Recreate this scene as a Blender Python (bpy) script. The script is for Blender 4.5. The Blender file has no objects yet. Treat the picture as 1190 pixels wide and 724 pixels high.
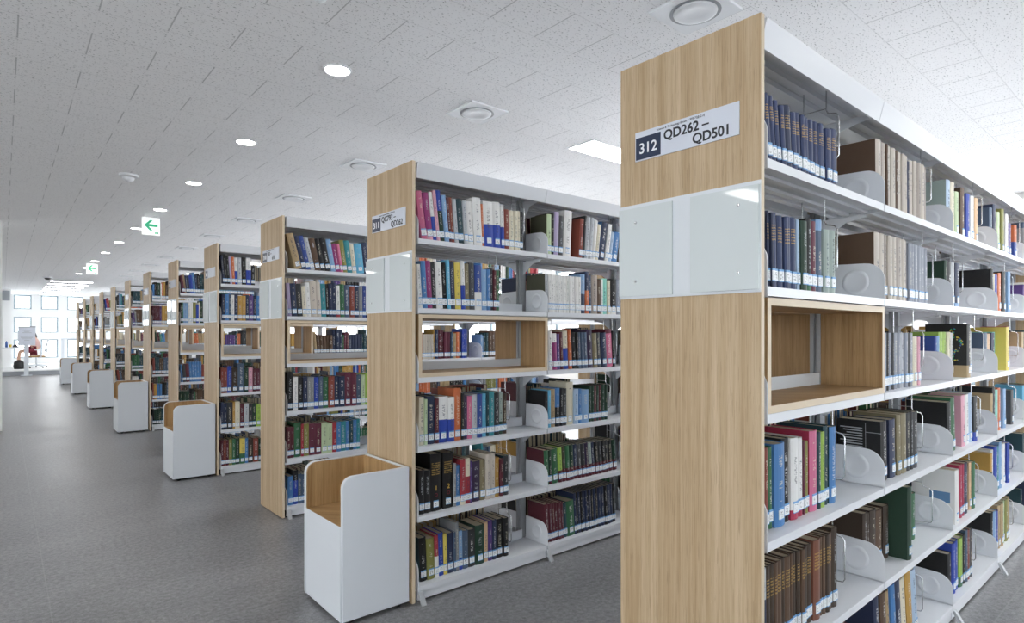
import bpy, bmesh, math, random
from mathutils import Vector, Matrix
S = bpy.context.scene
COL = S.collection
R = random.Random(7)

# ------------------------------------------------------------------ camera model (image 1190 x 724)
W_, H_ = 1190, 724
VP1, VP2, HZ = 3.0, 1408.0, 388.0
FPX = math.sqrt((595 - VP1) * (VP2 - 595))
A = math.atan2(595 - VP1, FPX)
SA, CA = math.sin(A), math.cos(A)
EYE = 1.36
def ray(u):                      # direction in the ground plane per unit: X along the shelves, Y along the corridor
    r = u - 595
    return SA * FPX + CA * r, CA * FPX - SA * r
def x_on(u, Y):
    a, b = ray(u); return Y * a / b
def y_on(u, X):
    a, b = ray(u); return X * b / a
def z_on(u, v, Y):
    return EYE + (HZ - v) * Y / ray(u)[1]
def pix(x, y, z):
    f = SA * x + CA * y; r = CA * x - SA * y
    return 595 + FPX * r / f, HZ - FPX * (z - EYE) / f

# ------------------------------------------------------------------ materials
def lin(c):
    c /= 255.0
    return c / 12.92 if c <= .04045 else ((c + .055) / 1.055) ** 2.4
def hexc(h):
    return tuple(lin(int(h[i:i + 2], 16)) for i in (0, 2, 4))
def mat(name, col=(.8, .8, .8), rough=.5, metal=0, spec=.5, coat=0):
    m = bpy.data.materials.new(name); m.use_nodes = True
    b = m.node_tree.nodes['Principled BSDF']
    b.inputs['Base Color'].default_value = (*col, 1)
    b.inputs['Roughness'].default_value = rough
    b.inputs['Metallic'].default_value = metal
    b.inputs['Specular IOR Level'].default_value = spec
    b.inputs['Coat Weight'].default_value = coat
    return m
class NT:
    def __init__(s, m):
        s.t = m.node_tree; s.b = s.t.nodes['Principled BSDF']
    def n(s, typ, **kw):
        n = s.t.nodes.new(typ)
        for k, v in kw.items(): setattr(n, k, v)
        return n
    def l(s, a, b): s.t.links.new(a, b)
    def math(s, op, a, b=0.0, c=0.0):
        n = s.n('ShaderNodeMath', operation=op)
        for i, x in enumerate((a, b, c)):
            if isinstance(x, (int, float)): n.inputs[i].default_value = x
            else: s.l(x, n.inputs[i])
        return n.outputs[0]
    def mix(s, f, a, b):
        n = s.n('ShaderNodeMix', data_type='RGBA')
        for i, x in ((0, f), (6, a), (7, b)):
            if isinstance(x, (int, float)): n.inputs[i].default_value = x
            elif isinstance(x, tuple): n.inputs[i].default_value = (*x, 1) if len(x) == 3 else x
            else: s.l(x, n.inputs[i])
        return n.outputs[2]
    def noise(s, vec, scale, detail=3, rough=.5):
        n = s.n('ShaderNodeTexNoise'); n.inputs['Scale'].default_value = scale
        n.inputs['Detail'].default_value = detail; n.inputs['Roughness'].default_value = rough
        s.l(vec, n.inputs['Vector']); return n.outputs['Fac']
    def vec(s, x, y, z):
        n = s.n('ShaderNodeCombineXYZ')
        for i, v in enumerate((x, y, z)):
            if isinstance(v, (int, float)): n.inputs[i].default_value = v
            else: s.l(v, n.inputs[i])
        return n.outputs[0]
    def sep(s, v):
        n = s.n('ShaderNodeSeparateXYZ'); s.l(v, n.inputs[0]); return n.outputs
    def obj(s): return s.n('ShaderNodeTexCoord').outputs['Object']
    def pos(s): return s.n('ShaderNodeNewGeometry').outputs['Position']
    def bump(s, h, strength=.2, dist=.002):
        n = s.n('ShaderNodeBump'); n.inputs['Strength'].default_value = strength; n.inputs['Distance'].default_value = dist
        s.l(h, n.inputs['Height']); s.l(n.outputs[0], s.b.inputs['Normal'])
    def base(s, c): s.l(c, s.b.inputs['Base Color'])

M = {}
M['steel'] = mat('white_painted_steel', hexc('E2E5EA'), .35)
M['grey_steel'] = mat('grey_painted_steel', hexc('A7ABB0'), .4)
M['chrome'] = mat('bright_metal', (.62, .63, .65), .22, 1)
M['shell'] = mat('white_lacquer', hexc('D9DEE4'), .4)
M['black'] = mat('black_plastic', (.015, .015, .016), .5)
M['dark'] = mat('painted_gap_shade', (.03, .03, .03), .7)
M['paper'] = mat('page_edges', hexc('CFC3AA'), .9)
M['board'] = mat('board_backing', hexc('D9DEE3'), .35)
M['glass'] = mat('back_painted_glass', hexc('D2D9DA'), .03, spec=.35)
M['plate'] = mat('sign_plate_face', hexc('D6DBE6'), .2)
M['sign_navy'] = mat('sign_navy', hexc('27344F'), .3)
M['sign_ink'] = mat('sign_ink', hexc('23262E'), .4)
M['sign_white'] = mat('sign_white', hexc('F2F4F8'), .4)
M['wall'] = mat('wall_paint', hexc('F1F2F2'), .8)
M['fix'] = mat('fixture_white', hexc('E9EBEE'), .4)
M['ring'] = mat('fixture_ring', hexc('8A8E93'), .4)
M['green'] = mat('exit_green', hexc('2FC48F'), .5)
M['skin'] = mat('skin', hexc('E0B49A'), .55)
M['pink'] = mat('pink_knit', hexc('DDB9B4'), .85)
M['red'] = mat('dark_red_cloth', hexc('7C2B3A'), .85)
M['hair'] = mat('dark_hair', hexc('2C211F'), .5)
M['mesh_grey'] = mat('grey_mesh', hexc('777C84'), .8)
M['tan'] = mat('tan_seat_cloth', hexc('A5804F'), .8)
M['blue'] = mat('blue_plastic', hexc('3A62A8'), .4)
M['yellow'] = mat('yellow_plastic', hexc('E3C94A'), .5)
M['gold_ink'] = mat('gold_ink', hexc('C9A24A'), .4); M['silver_ink'] = mat('silver_ink', hexc('B9BCC2'), .5); M['panel_blue'] = mat('panel_blue', hexc('5E86AE'), .5)
M['frame_grey'] = mat('window_frame_grey', hexc('93A3AD'), .5)
M['foot_silver'] = mat('silver_paint', hexc('C3C6CA'), .3, .3)
M['vent'] = mat('grey_grille', hexc('9EA2A8'), .6)

def emis(name, col, st):
    m = bpy.data.materials.new(name); m.use_nodes = True
    t = m.node_tree; t.nodes.clear()
    e = t.nodes.new('ShaderNodeEmission'); o = t.nodes.new('ShaderNodeOutputMaterial')
    e.inputs[0].default_value = (*col, 1); e.inputs[1].default_value = st
    t.links.new(e.outputs[0], o.inputs[0]); return m
M['lamp'] = emis('panel_light', (1, .985, .96), 17)
M['down'] = emis('downlight_lens', (1, .97, .93), 40)
M['strip'] = emis('strip_light', (1, 1, 1), 9)
M['exit'] = mat('exit_face', hexc('F4F8F6'), .4)
M['exit'].node_tree.nodes['Principled BSDF'].inputs['Emission Color'].default_value = (.95, 1, .97, 1)
M['exit'].node_tree.nodes['Principled BSDF'].inputs['Emission Strength'].default_value = .35

def wood(name, c1, c2, c3):
    m = mat(name, rough=.5); n = NT(m)
    x, y, z = n.sep(n.obj())
    hor = n.math('ADD', n.math('MULTIPLY', x, 1.0), y)
    g1 = n.noise(n.vec(n.math('MULTIPLY', hor, 24), n.math('MULTIPLY', x, 3), n.math('MULTIPLY', z, .55)), 1, 4, .6)
    g2 = n.noise(n.vec(n.math('MULTIPLY', hor, 150), n.math('MULTIPLY', x, 9), n.math('MULTIPLY', z, 2.2)), 1, 3, .6)
    g3 = n.noise(n.vec(n.math('MULTIPLY', hor, 420), 0, n.math('MULTIPLY', z, 9)), 1, 2)
    w = n.n('ShaderNodeValToRGB'); w.color_ramp.elements[0].position = .35; w.color_ramp.elements[1].position = .66
    w.color_ramp.elements[0].color = (*c2, 1); w.color_ramp.elements[1].color = (*c1, 1)
    f = n.math('ADD', n.math('MULTIPLY', g1, .55), n.math('MULTIPLY', g2, .45)); n.l(f, w.inputs[0])
    dk = n.math('MULTIPLY', n.math('GREATER_THAN', g3, .6), .38)
    n.base(n.mix(dk, w.outputs[0], c3)); n.bump(g3, .08, .001)
    return m
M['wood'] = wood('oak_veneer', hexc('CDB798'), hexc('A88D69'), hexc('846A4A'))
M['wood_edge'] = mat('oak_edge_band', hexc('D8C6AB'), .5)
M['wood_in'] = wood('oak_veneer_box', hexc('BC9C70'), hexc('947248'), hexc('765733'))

def ceiling_mat():
    m = mat('mineral_ceiling_tile', hexc('EDEEF0'), .9); n = NT(m)
    P = n.pos(); x, y, z = n.sep(P)
    def frac(v, off, s): return n.math('FRACT', n.math('MULTIPLY', n.math('ADD', v, off), 1 / s))
    fx, fy = frac(x, -.06 + 30, .3), frac(y, -3.849 + 30, .3)
    row2 = frac(y, -3.849 + 30, .6)
    jx = n.math('LESS_THAN', n.math('MINIMUM', fx, n.math('SUBTRACT', 1, fx)), .011)
    jy = n.math('LESS_THAN', n.math('MINIMUM', fy, n.math('SUBTRACT', 1, fy)), .007)
    even = n.math('LESS_THAN', row2, .5)
    jx = n.math('MULTIPLY', jx, n.math('ADD', n.math('MULTIPLY', even, .36), .04))
    j = n.math('MAXIMUM', jx, n.math('MULTIPLY', jy, .2))
    sp = n.noise(n.vec(n.math('MULTIPLY', x, 60), n.math('MULTIPLY', y, 125), 0), 1, 2, .55)
    spot = n.math('MULTIPLY', n.math('GREATER_THAN', sp, .64), .7)
    j2 = n.math('MAXIMUM', j, spot)
    n.base(n.mix(j2, hexc('F8F8F9'), hexc('55575B')))
    n.bump(n.math('SUBTRACT', 1, spot), .3, .003)
    return m
M['ceiling'] = ceiling_mat()

def floor_mat():
    m = mat('grey_speckled_floor', hexc('77777A'), .42, spec=.5); n = NT(m)
    P = n.pos(); x, y, z = n.sep(P)
    big = n.noise(n.vec(n.math('MULTIPLY', x, .7), n.math('MULTIPLY', y, 1.6), 0), 1, 4, .6)
    fine = n.noise(P, 42, 5, .75); fine2 = n.noise(P, 210, 2, .6)
    f = n.math('ADD', n.math('ADD', n.math('MULTIPLY', big, .25), n.math('MULTIPLY', fine, .5)), n.math('MULTIPLY', fine2, .25))
    r = n.n('ShaderNodeValToRGB'); r.color_ramp.elements[0].position = .39; r.color_ramp.elements[1].position = .62
    r.color_ramp.elements[0].color = (*hexc('555557'), 1); r.color_ramp.elements[1].color = (*hexc('9B9B9D'), 1); n.l(f, r.inputs[0])
    def seam(v, off, s, w):
        fr = n.math('FRACT', n.math('MULTIPLY', n.math('ADD', v, off + 60), 1 / s))
        return n.math('LESS_THAN', n.math('MINIMUM', fr, n.math('SUBTRACT', 1, fr)), w)
    s = n.math('MAXIMUM', seam(x, -.18, 1.2, .0025), seam(y, -.665, 1.2, .0025))
    n.base(n.mix(n.math('MULTIPLY', s, .25), r.outputs[0], hexc('A5A5A5')))
    n.l(n.math('ADD', n.math('MULTIPLY', big, .3), .2), n.b.inputs['Roughness'])
    n.bump(fine2, .12, .001)
    return m
M['floor'] = floor_mat()

def clear_glass():
    m = bpy.data.materials.new('window_glass'); m.use_nodes = True; t = m.node_tree; t.nodes.clear()
    tr = t.nodes.new('ShaderNodeBsdfTransparent'); gl = t.nodes.new('ShaderNodeBsdfGlossy'); gl.inputs['Roughness'].default_value = .02
    mx = t.nodes.new('ShaderNodeMixShader'); mx.inputs[0].default_value = .06; o = t.nodes.new('ShaderNodeOutputMaterial')
    t.links.new(tr.outputs[0], mx.inputs[1]); t.links.new(gl.outputs[0], mx.inputs[2]); t.links.new(mx.outputs[0], o.inputs[0]); return m
M['pane'] = clear_glass()

def cover_mat():
    m = mat('book_cover', rough=.5, spec=.3); n = NT(m)
    def at(nm):
        a = n.n('ShaderNodeAttribute', attribute_name=nm); return a.outputs['Color'], a.outputs['Alpha']
    c1, split = at('c1'); c2, seed = at('c2'); ink, mode = at('ink'); c3, hasside = at('c3')
    uv = n.n('ShaderNodeUVMap', uv_map='UVMap').outputs[0]; u, v, _ = n.sep(uv)
    col = n.mix(n.math('LESS_THAN', v, split), c1, c2)
    col = n.mix(n.math('MULTIPLY', hasside, n.math('LESS_THAN', u, 0)), col, c3)
    sd = n.math('MULTIPLY', seed, 97.0)
    spine = n.math('GREATER_THAN', u, 0)
    def win(x, a, b): return n.math('MULTIPLY', n.math('GREATER_THAN', x, a), n.math('LESS_THAN', x, b))
    # title running up the spine
    glyph = n.noise(n.vec(n.math('ADD', n.math('MULTIPLY', u, 4.5), sd), n.math('MULTIPLY', v, 62), sd), 1, 1)
    words = n.noise(n.vec(sd, n.math('MULTIPLY', v, 6), 3.3), 1, 0)
    t1 = n.math('MULTIPLY', n.math('MULTIPLY', n.math('GREATER_THAN', glyph, .53), n.math('GREATER_THAN', words, .43)),
                n.math('MULTIPLY', win(u, .34, .66), win(v, .3, .86)))
    # short lines across the spine
    g2 = n.noise(n.vec(n.math('ADD', n.math('MULTIPLY', u, 7), sd), n.math('MULTIPLY', v, 70), sd), 1, 1)
    ln = n.math('GREATER_THAN', n.math('FRACT', n.math('MULTIPLY', v, 26)), .45)
    t2 = n.math('MULTIPLY', n.math('MULTIPLY', n.math('GREATER_THAN', g2, .42), ln), n.math('MULTIPLY', win(u, .12, .88), win(v, .62, .84)))
    isb = win(mode, .3, .7); isa = n.math('GREATER_THAN', mode, .7)
    f = n.math('MULTIPLY', spine, n.math('ADD', n.math('MULTIPLY', isa, t1), n.math('MULTIPLY', isb, t2)))
    wear = n.math('MULTIPLY', n.noise(n.pos(), 40, 3), .05)
    n.base(n.mix(wear, n.mix(n.math('MULTIPLY', f, .62), col, ink), hexc('8A857C')))
    return m
M['cover'] = cover_mat()
def label_mat():
    m = mat('call_number_label', hexc('EDF0F2'), .5); n = NT(m)
    uv = n.n('ShaderNodeUVMap', uv_map='UVMap').outputs[0]; u, v, _ = n.sep(uv)
    top = n.math('GREATER_THAN', v, .84); low = n.math('LESS_THAN', v, .07)
    g = n.noise(n.vec(n.math('MULTIPLY', u, 5), n.math('MULTIPLY', v, 9), n.math('MULTIPLY', n.sep(n.pos())[0], 30)), 1, 1)
    tx = n.math('MULTIPLY', n.math('GREATER_THAN', g, .56), n.math('MULTIPLY', n.math('GREATER_THAN', v, .18), n.math('LESS_THAN', v, .75)))
    tx = n.math('MULTIPLY', tx, n.math('MULTIPLY', n.math('GREATER_THAN', u, .2), n.math('LESS_THAN', u, .8)))
    c = n.mix(n.math('MAXIMUM', top, low), hexc('EDF0F2'), hexc('6FA6D8'))
    n.base(n.mix(n.math('MULTIPLY', tx, .6), c, hexc('3A3F48')))
    return m
M['label'] = label_mat()

# ------------------------------------------------------------------ mesh helpers
class MB:
    def __init__(s): s.v = []; s.f = []; s.m = []
    def box(s, x0, x1, y0, y1, z0, z1, m=0, mx=None, my=None, mz=None):
        b = len(s.v)
        s.v += [(x, y, z) for z in (z0, z1) for y in (y0, y1) for x in (x0, x1)]
        for q, k in (((0, 2, 3, 1), mz), ((4, 5, 7, 6), mz), ((0, 1, 5, 4), my), ((2, 6, 7, 3), my), ((0, 4, 6, 2), mx), ((1, 3, 7, 5), mx)):
            s.f.append(tuple(b + i for i in q)); s.m.append(m if k is None else k)
        return s
    def prism(s, poly, axis, a, b, m=0, mside=None):
        """poly: 2-D points extruded along axis from a to b. x: (y,z)  y: (x,z)  z: (x,y)"""
        n = len(poly); o = len(s.v)
        for t in (a, b):
            for p, q in poly:
                s.v.append({'x': (t, p, q), 'y': (p, t, q), 'z': (p, q, t)}[axis])
        s.f.append(tuple(o + i for i in range(n))); s.f.append(tuple(o + n + i for i in reversed(range(n))))
        s.m += [m, m]
        for i in range(n):
            j = (i + 1) % n
            s.f.append((o + j, o + i, o + n + i, o + n + j)); s.m.append(m if mside is None else mside)
        return s
    def tube(s, pts, r, n=6, m=0, closed=False):
        P = [Vector(p) for p in pts]; o = len(s.v); k = len(P); ref = None
        for i, p in enumerate(P):
            a = P[i - 1] if i or closed else P[i]; b = P[(i + 1) % k] if i < k - 1 or closed else P[i]
            t = (b - a).normalized()
            if ref is None: ref = t.orthogonal().normalized()
            ref = (ref - t * ref.dot(t)).normalized(); q = t.cross(ref)
            rr = r[i] if isinstance(r, (list, tuple)) else r
            for j in range(n):
                an = 2 * math.pi * j / n
                s.v.append(tuple(p + (ref * math.cos(an) + q * math.sin(an)) * rr))
        for i in range(k if closed else k - 1):
            for j in range(n):
                a, b = o + i * n, o + ((i + 1) % k) * n
                s.f.append((a + j, a + (j + 1) % n, b + (j + 1) % n, b + j)); s.m.append(m)
        if not closed:
            s.f.append(tuple(o + j for j in reversed(range(n)))); s.f.append(tuple(o + (k - 1) * n + j for j in range(n))); s.m += [m, m]
        return s
    def lathe(s, prof, c=(0, 0, 0), n=32, m=0, mats=None):
        o = len(s.v); k = len(prof)
        for i in range(n):
            a = 2 * math.pi * i / n
            for r, z in prof: s.v.append((c[0] + r * math.cos(a), c[1] + r * math.sin(a), c[2] + z))
        for i in range(n):
            for j in range(k - 1):
                a, b = o + i * k, o + ((i + 1) % n) * k
                s.f.append((a + j, b + j, b + j + 1, a + j + 1)); s.m.append(m if mats is None else mats[j])
        return s
    def mesh(s, name, mats):
        me = bpy.data.meshes.new(name); me.from_pydata(s.v, [], s.f)
        for k in (mats if isinstance(mats, (list, tuple)) else [mats]): me.materials.append(M[k])
        me.polygons.foreach_set('material_index', s.m); me.update()
        bm = bmesh.new(); bm.from_mesh(me); bmesh.ops.remove_doubles(bm, verts=bm.verts, dist=1e-6)
        bmesh.ops.recalc_face_normals(bm, faces=bm.faces); bm.to_mesh(me); bm.free()
        return me
def link(name, me, parent=None, loc=None, rot=None):
    o = bpy.data.objects.new(name, me); COL.objects.link(o)
    if parent is not None: o.parent = parent
    if loc is not None: o.location = loc
    if rot is not None: o.rotation_euler = rot
    return o
def bevel(o, w, seg=2, ang=40):
    m = o.modifiers.new('edge', 'BEVEL'); m.width = w; m.segments = seg; m.limit_method = 'ANGLE'; m.angle_limit = math.radians(ang); return o
def smooth(me, ang=40):
    for p in me.polygons: p.use_smooth = True
    me.set_sharp_from_angle(angle=math.radians(ang)); return me
def tag(o, label=None, cat=None, group=None, kind=None):
    if label: o['label'] = label
    if cat: o['category'] = cat
    if group: o['group'] = group
    if kind: o['kind'] = kind
    return o
def thing(name, label, cat, loc=(0, 0, 0), rotz=0, group=None):
    o = link(name, None, None, loc, (0, 0, rotz)); return tag(o, label, cat, group)
def struct(o, label=None, cat='structure'):
    return tag(o, label, cat, None, 'structure')
def text_mesh(body, size, mname, bold=.0, align='LEFT'):
    c = bpy.data.curves.new('lettering', 'FONT'); c.body = body; c.size = size; c.align_x = align; c.offset = bold
    c.extrude = .0003
    o = bpy.data.objects.new('lettering', c); COL.objects.link(o)
    dg = bpy.context.evaluated_depsgraph_get(); me = bpy.data.meshes.new_from_object(o.evaluated_get(dg))
    bpy.data.objects.remove(o); me.materials.clear(); me.materials.append(M[mname]); return me

ORD = ['first', 'second', 'third', 'fourth', 'fifth', 'sixth', 'seventh', 'eighth', 'ninth', 'tenth', 'eleventh', 'twelfth', 'thirteenth', 'fourteenth',
       'fifteenth', 'sixteenth', 'seventeenth', 'eighteenth', 'nineteenth', 'twentieth', 'twenty-first', 'twenty-second', 'twenty-third', 'twenty-fourth', 'twenty-fifth',
       'twenty-sixth', 'twenty-seventh', 'twenty-eighth', 'twenty-ninth', 'thirtieth']

# ------------------------------------------------------------------ the room
XL, XR, YB, YF, ZC = -5.0, 8.7, -4.5, 31.0, 2.947
fl = struct(link('floor', MB().box(XL - .2, XR + .2, YB - .2, YF + .2, -.1, 0).mesh('floor', 'floor')), 'grey speckled floor running down the corridor', 'floor')
ce = struct(link('ceiling', MB().box(XL - .2, XR + .2, YB - .2, YF + .2, ZC, ZC + .1).mesh('ceiling', 'ceiling')), 'white speckled tile ceiling with dark joints', 'ceiling')

win_no = [0]
def wall_with_holes(name, axis, at, thick, a0, a1, holes, label):
    """axis 'x': wall lies along x at y=at; axis 'y': along y at x=at. holes: (p0,p1,z0,z1) column-aligned grid"""
    mb = MB()
    def put(p0, p1, z0, z1):
        if p1 - p0 < 1e-4 or z1 - z0 < 1e-4: return
        if axis == 'x': mb.box(p0, p1, at, at + thick, z0, z1)
        else: mb.box(at, at + thick, p0, p1, z0, z1)
    cols = sorted({(h[0], h[1]) for h in holes}); p = a0
    for c in cols:
        put(p, c[0], 0, ZC); z = 0
        for h in sorted((h for h in holes if (h[0], h[1]) == c), key=lambda h: h[2]):
            put(c[0], c[1], z, h[2]); z = h[3]
        put(c[0], c[1], z, ZC); p = c[1]
    put(p, a1, 0, ZC)
    return struct(link(name, mb.mesh(name, 'wall')), label, 'wall')
def window(axis, at, p0, p1, z0, z1, label, mull=0, fw=.05):
    win_no[0] += 1
    fr = MB()
    def put(a, b, c, d):
        if axis == 'x': fr.box(a, b, at, at + .05, c, d)
        else: fr.box(at, at + .05, a, b, c, d)
    e = .001
    put(p0 + e, p0 + fw, z0 + e, z1 - e); put(p1 - fw, p1 - e, z0 + e, z1 - e); put(p0 + fw, p1 - fw, z0 + e, z0 + fw); put(p0 + fw, p1 - fw, z1 - fw, z1 - e)
    for i in range(mull):
        q = p0 + (p1 - p0) * (i + 1) / (mull + 1); put(q - .025, q + .025, z0 + fw, z1 - fw)
    o = struct(link('window_%d' % win_no[0], fr.mesh('window_frame', 'frame_grey')), label, 'window')
    g = MB()
    if axis == 'x': g.box(p0 + fw, p1 - fw, at + .02, at + .026, z0 + fw, z1 - fw)
    else: g.box(at + .02, at + .026, p0 + fw, p1 - fw, z0 + fw, z1 - fw)
    link('window_pane', g.mesh('window_pane', 'pane'), o)
# far wall: rows of square windows
FW = []
for k in range(-7, 9):
    x0 = .336 + .858 * k
    if x0 < XL + .2: continue
    for z0, z1 in ((.38, 1.13), (1.416, 2.045), (2.36, 2.93)): FW.append((x0, x0 + .56, z0, z1))
wall_with_holes('wall_back', 'x', YF, .3, XL, XR, FW, 'white far wall pierced by rows of square windows')
rowname = {.38: 'low', 1.416: 'middle', 2.36: 'top'}
for i, h in enumerate(FW):
    window('x', YF + .16, *h, 'white framed square window, %s row, column %s along the far wall' % (rowname[h[2]], ORD[i // 3]))
# right wall (behind the far ends of the bookcases): tall glazing
RW = [(-4 + 2.2 * i, -4 + 2.2 * i + 1.9, .75, 2.68) for i in range(16)]
RW = [h for h in RW if h[1] < 27]
wall_with_holes('wall_right', 'y', XR, .25, YB, YF, RW, 'white window wall beyond the far ends of the bookcases')
for i, h in enumerate(RW): window('y', XR + .1, *h, 'wide window behind the bookcases, %s from the back wall' % ORD[i], 1)
LW_FILL = [(y, y + 1.9, .8, 2.6) for y in (-4.0, -1.7, .6, 16.6, 19.0)]  # unseen windows added to let soft fill light in from the left
wall_with_holes('wall_left', 'y', XL - .25, .25, YB, YF, LW_FILL, 'white side wall across the corridor from the bookcases')
for i, h in enumerate(LW_FILL): window('y', XL - .15, *h, 'added fill-light window in the side wall across the corridor, %s along' % ORD[i], 0)
NW_FILL = [(-3.4 + 4.4 * i, -3.4 + 4.4 * i + 1.6, .8, 2.5) for i in range(3)]  # windows added out of view to brighten the shelf fronts
wall_with_holes('wall_front', 'x', YB - .25, .25, XL - .25, XR + .25, NW_FILL, 'white wall behind the viewer with added fill-light windows')
for i, h in enumerate(NW_FILL): window('x', YB - .15, *h, 'wide added fill-light window in the wall behind the viewer, %s along' % ORD[i], 1)
# reading platform at the far end
YP = 25.3
pf = MB().box(XL + .01, XR - .01, YP, YF - .01, .13, .17).box(XL + .01, XR - .01, YP + .03, YF - .01, .001, .13, 1)
struct(link('platform', pf.mesh('platform', ['wall', 'vent'])), 'low white platform with grey riser at the far end', 'platform')
struct(link('column_left', MB().box(-.6, -.004, 11.0, 11.5, 0, ZC).mesh('column', 'wall')), 'white square column at the edge of the corridor', 'column')
struct(link('column_right', MB().box(-.5, .235, 27.9, 28.4, .17, ZC).mesh('column', 'wall')), 'white column on the far platform with grey vent', 'column')
gv = MB().box(-.03, .2, 27.87, 27.899, 2.55, 2.9)
for i in range(6): gv.box(-.02, .19, 27.862, 27.87, 2.58 + .05 * i, 2.60 + .05 * i)
tag(link('air_vent', gv.mesh('air_vent', 'vent')), 'grey square air vent high on the far white column', 'vent')

# ------------------------------------------------------------------ bookcases
X0, DEP, TOP = 1.56, .482, 2.228
PITCH, ZS0 = .3524, .081                         # shelf spacing, bottom shelf
ZS = [ZS0 + PITCH * (5 - k) for k in range(6)]   # A..F, top first
BAY, BX = .905, .032                             # bay pitch, first bay start (local x)
u_front = [884.6, 479, 328, 252.2, 205.5, 171.9, 149.6, 131.0, 117.7, 106.4, 97.3, 90.6]
YFR = [y_on(u, X0) for u in u_front]
for k in range(5, 12): YFR[k] = YFR[4] + (k - 4) * (YFR[11] - YFR[4]) / 7
NB = [5, 4, 4, 3, 3, 3, 2, 2, 2, 2, 2, 2]
CASE = ['nearest', 'second', 'third', 'fourth', 'fifth', 'sixth', 'seventh', 'eighth', 'ninth', 'tenth', 'eleventh', 'farthest']
LEV = ['top', 'second', 'third', 'fourth', 'fifth', 'bottom']

def mesh_end_panel(): return MB().box(0, .018, 0, DEP, .006, 2.23, 0, my=1, mz=1).mesh('end_panel', ['wood', 'wood_edge'])
def mesh_shelf(bottom=False):
    mb = MB(); a, b = .003, BAY - .003
    for s in (0, 1):
        f = (lambda y: y) if s == 0 else (lambda y: DEP - y)
        def P(pts): mb.prism([(f(y), z) for y, z in pts], 'x', a, b)
        # sheet with turned-down front lip
        P([(0, 0), (0, -.026), (.014, -.026), (.014, -.016), (.212, -.016), (.212, -.003), (.212, 0)])
        if not bottom:
            for y in (.055, .12, .165):
                P([(y, -.016), (y, -.026), (y + .022, -.026), (y + .022, -.016)])
    return mb.mesh('shelf', 'steel')
def mesh_stop():
    mb = MB().box(.02, BAY - .02, .205, .2085, .0005, .055).box(.02, BAY - .02, DEP - .2085, DEP - .205, .0005, .055)
    return mb.mesh('back_stop', 'steel')
def mesh_bracket(flip):
    f = (lambda y: y) if not flip else (lambda y: DEP - y)
    pts = [(0, -.028), (0, .072)]
    for i in range(1, 7):
        a = math.pi / 2 * i / 6; pts.append((.07 - .07 * math.cos(a), .072 + .066 * math.sin(a)))
    pts += [(.2, .142), (.2, -.028)]
    mb = MB().prism([(f(y), z) for y, z in pts], 'x', -.0015, .0015)
    e = MB().lathe([(.048, .001), (.044, .0035), (.039, .0045), (.034, .0035), (.031, .0015), (0, .0015)], n=32)
    o = len(mb.v); mb.v += [(-.001 - z, f(.1) + x, .068 + y) for x, y, z in e.v]; mb.f += [tuple(o + i for i in q) for q in e.f]; mb.m += e.m
    return smooth(mb.mesh('bracket', 'steel'), 35)
def mesh_canopy():
    mb = MB(); a, b = .0015, BAY - .0015
    for s in (0, 1):
        f = (lambda y: y) if s == 0 else (lambda y: DEP - y)
        def P(pts): mb.prism([(f(y), z) for y, z in pts], 'x', a, b)
        P([(0, TOP), (.018, 2.153), (.026, 2.153), (.026, 2.165), (.021, 2.165), (.012, 2.214), (.241, 2.214), (.241, TOP)])
        for y in (.06, .115, .17): P([(y, 2.214), (y, 2.196), (y + .024, 2.196), (y + .024, 2.214)])
    return mb.mesh('canopy', 'steel')
def mesh_upright():
    mb = MB()
    mb.prism([(-.022, .221), (.022, .221), (.022, .235), (.008, .235), (.008, .247), (.022, .247), (.022, .261), (-.022, .261), (-.022, .247), (-.008, .247), (-.008, .235), (-.022, .235)], 'z', .012, 2.2)
    return mb.mesh('upright', 'grey_steel')
def mesh_arm():        # cantilever arms carrying the canopy
    mb = MB()
    for f in ((lambda y: y), (lambda y: DEP - y)):
        mb.prism([(f(.22), 2.192), (f(.05), 2.192), (f(.05), 2.175), (f(.16), 2.15), (f(.22), 2.06)], 'x', -.0013, .0013)
    return mb.mesh('canopy_arm', 'steel')
def mesh_shelf_arm():
    mb = MB()
    for f in ((lambda y: y), (lambda y: DEP - y)):
        mb.prism([(f(.219), -.03), (f(.06), -.03), (f(.06), -.038), (f(.13), -.05), (f(.219), -.11)], 'x', -.0013, .0013)
    return mb.mesh('shelf_arm', 'steel')
def mesh_kick():
    mb = MB()
    for y0, y1 in ((.006, .02), (DEP - .02, DEP - .006)): mb.box(.004, BAY - .004, y0, y1, .012, .053)
    mb.box(.004, BAY - .004, .03, DEP - .03, .001, .05, 1)  # near-black block paints in the shade of the toe gap
    return mb.mesh('kick_plate', ['steel', 'dark'])
def mesh_foot():
    mb = MB(); mb.prism([(-.004, .062), (-.012, .062), (-.045, .004), (-.045, 0), (-.03, 0), (-.004, .05)], 'x', -.013, .013)
    return mb.mesh('foot', 'foot_silver')
def mesh_box():
    a, b, z0, z1, t = .006, BAY + .004, .0008, PITCH - .0305, .021
    mb = MB()
    for y0, y1 in ((.001, .221), (DEP - .221, DEP - .001)):
        mb.box(a, b, y0, y1, z0, z0 + t, 0, my=1).box(a, b, y0, y1, z1 - t, z1, 0, my=1)
        mb.box(a, a + t, y0, y1, z0 + t, z1 - t, 0, my=1).box(b - t, b, y0, y1, z0 + t, z1 - t, 0, my=1)
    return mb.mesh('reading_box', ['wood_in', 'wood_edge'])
def mesh_box_stop():
    return MB().box(.028, BAY - .018, .223, .226, .022, .068).mesh('box_stop', 'board')

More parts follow.
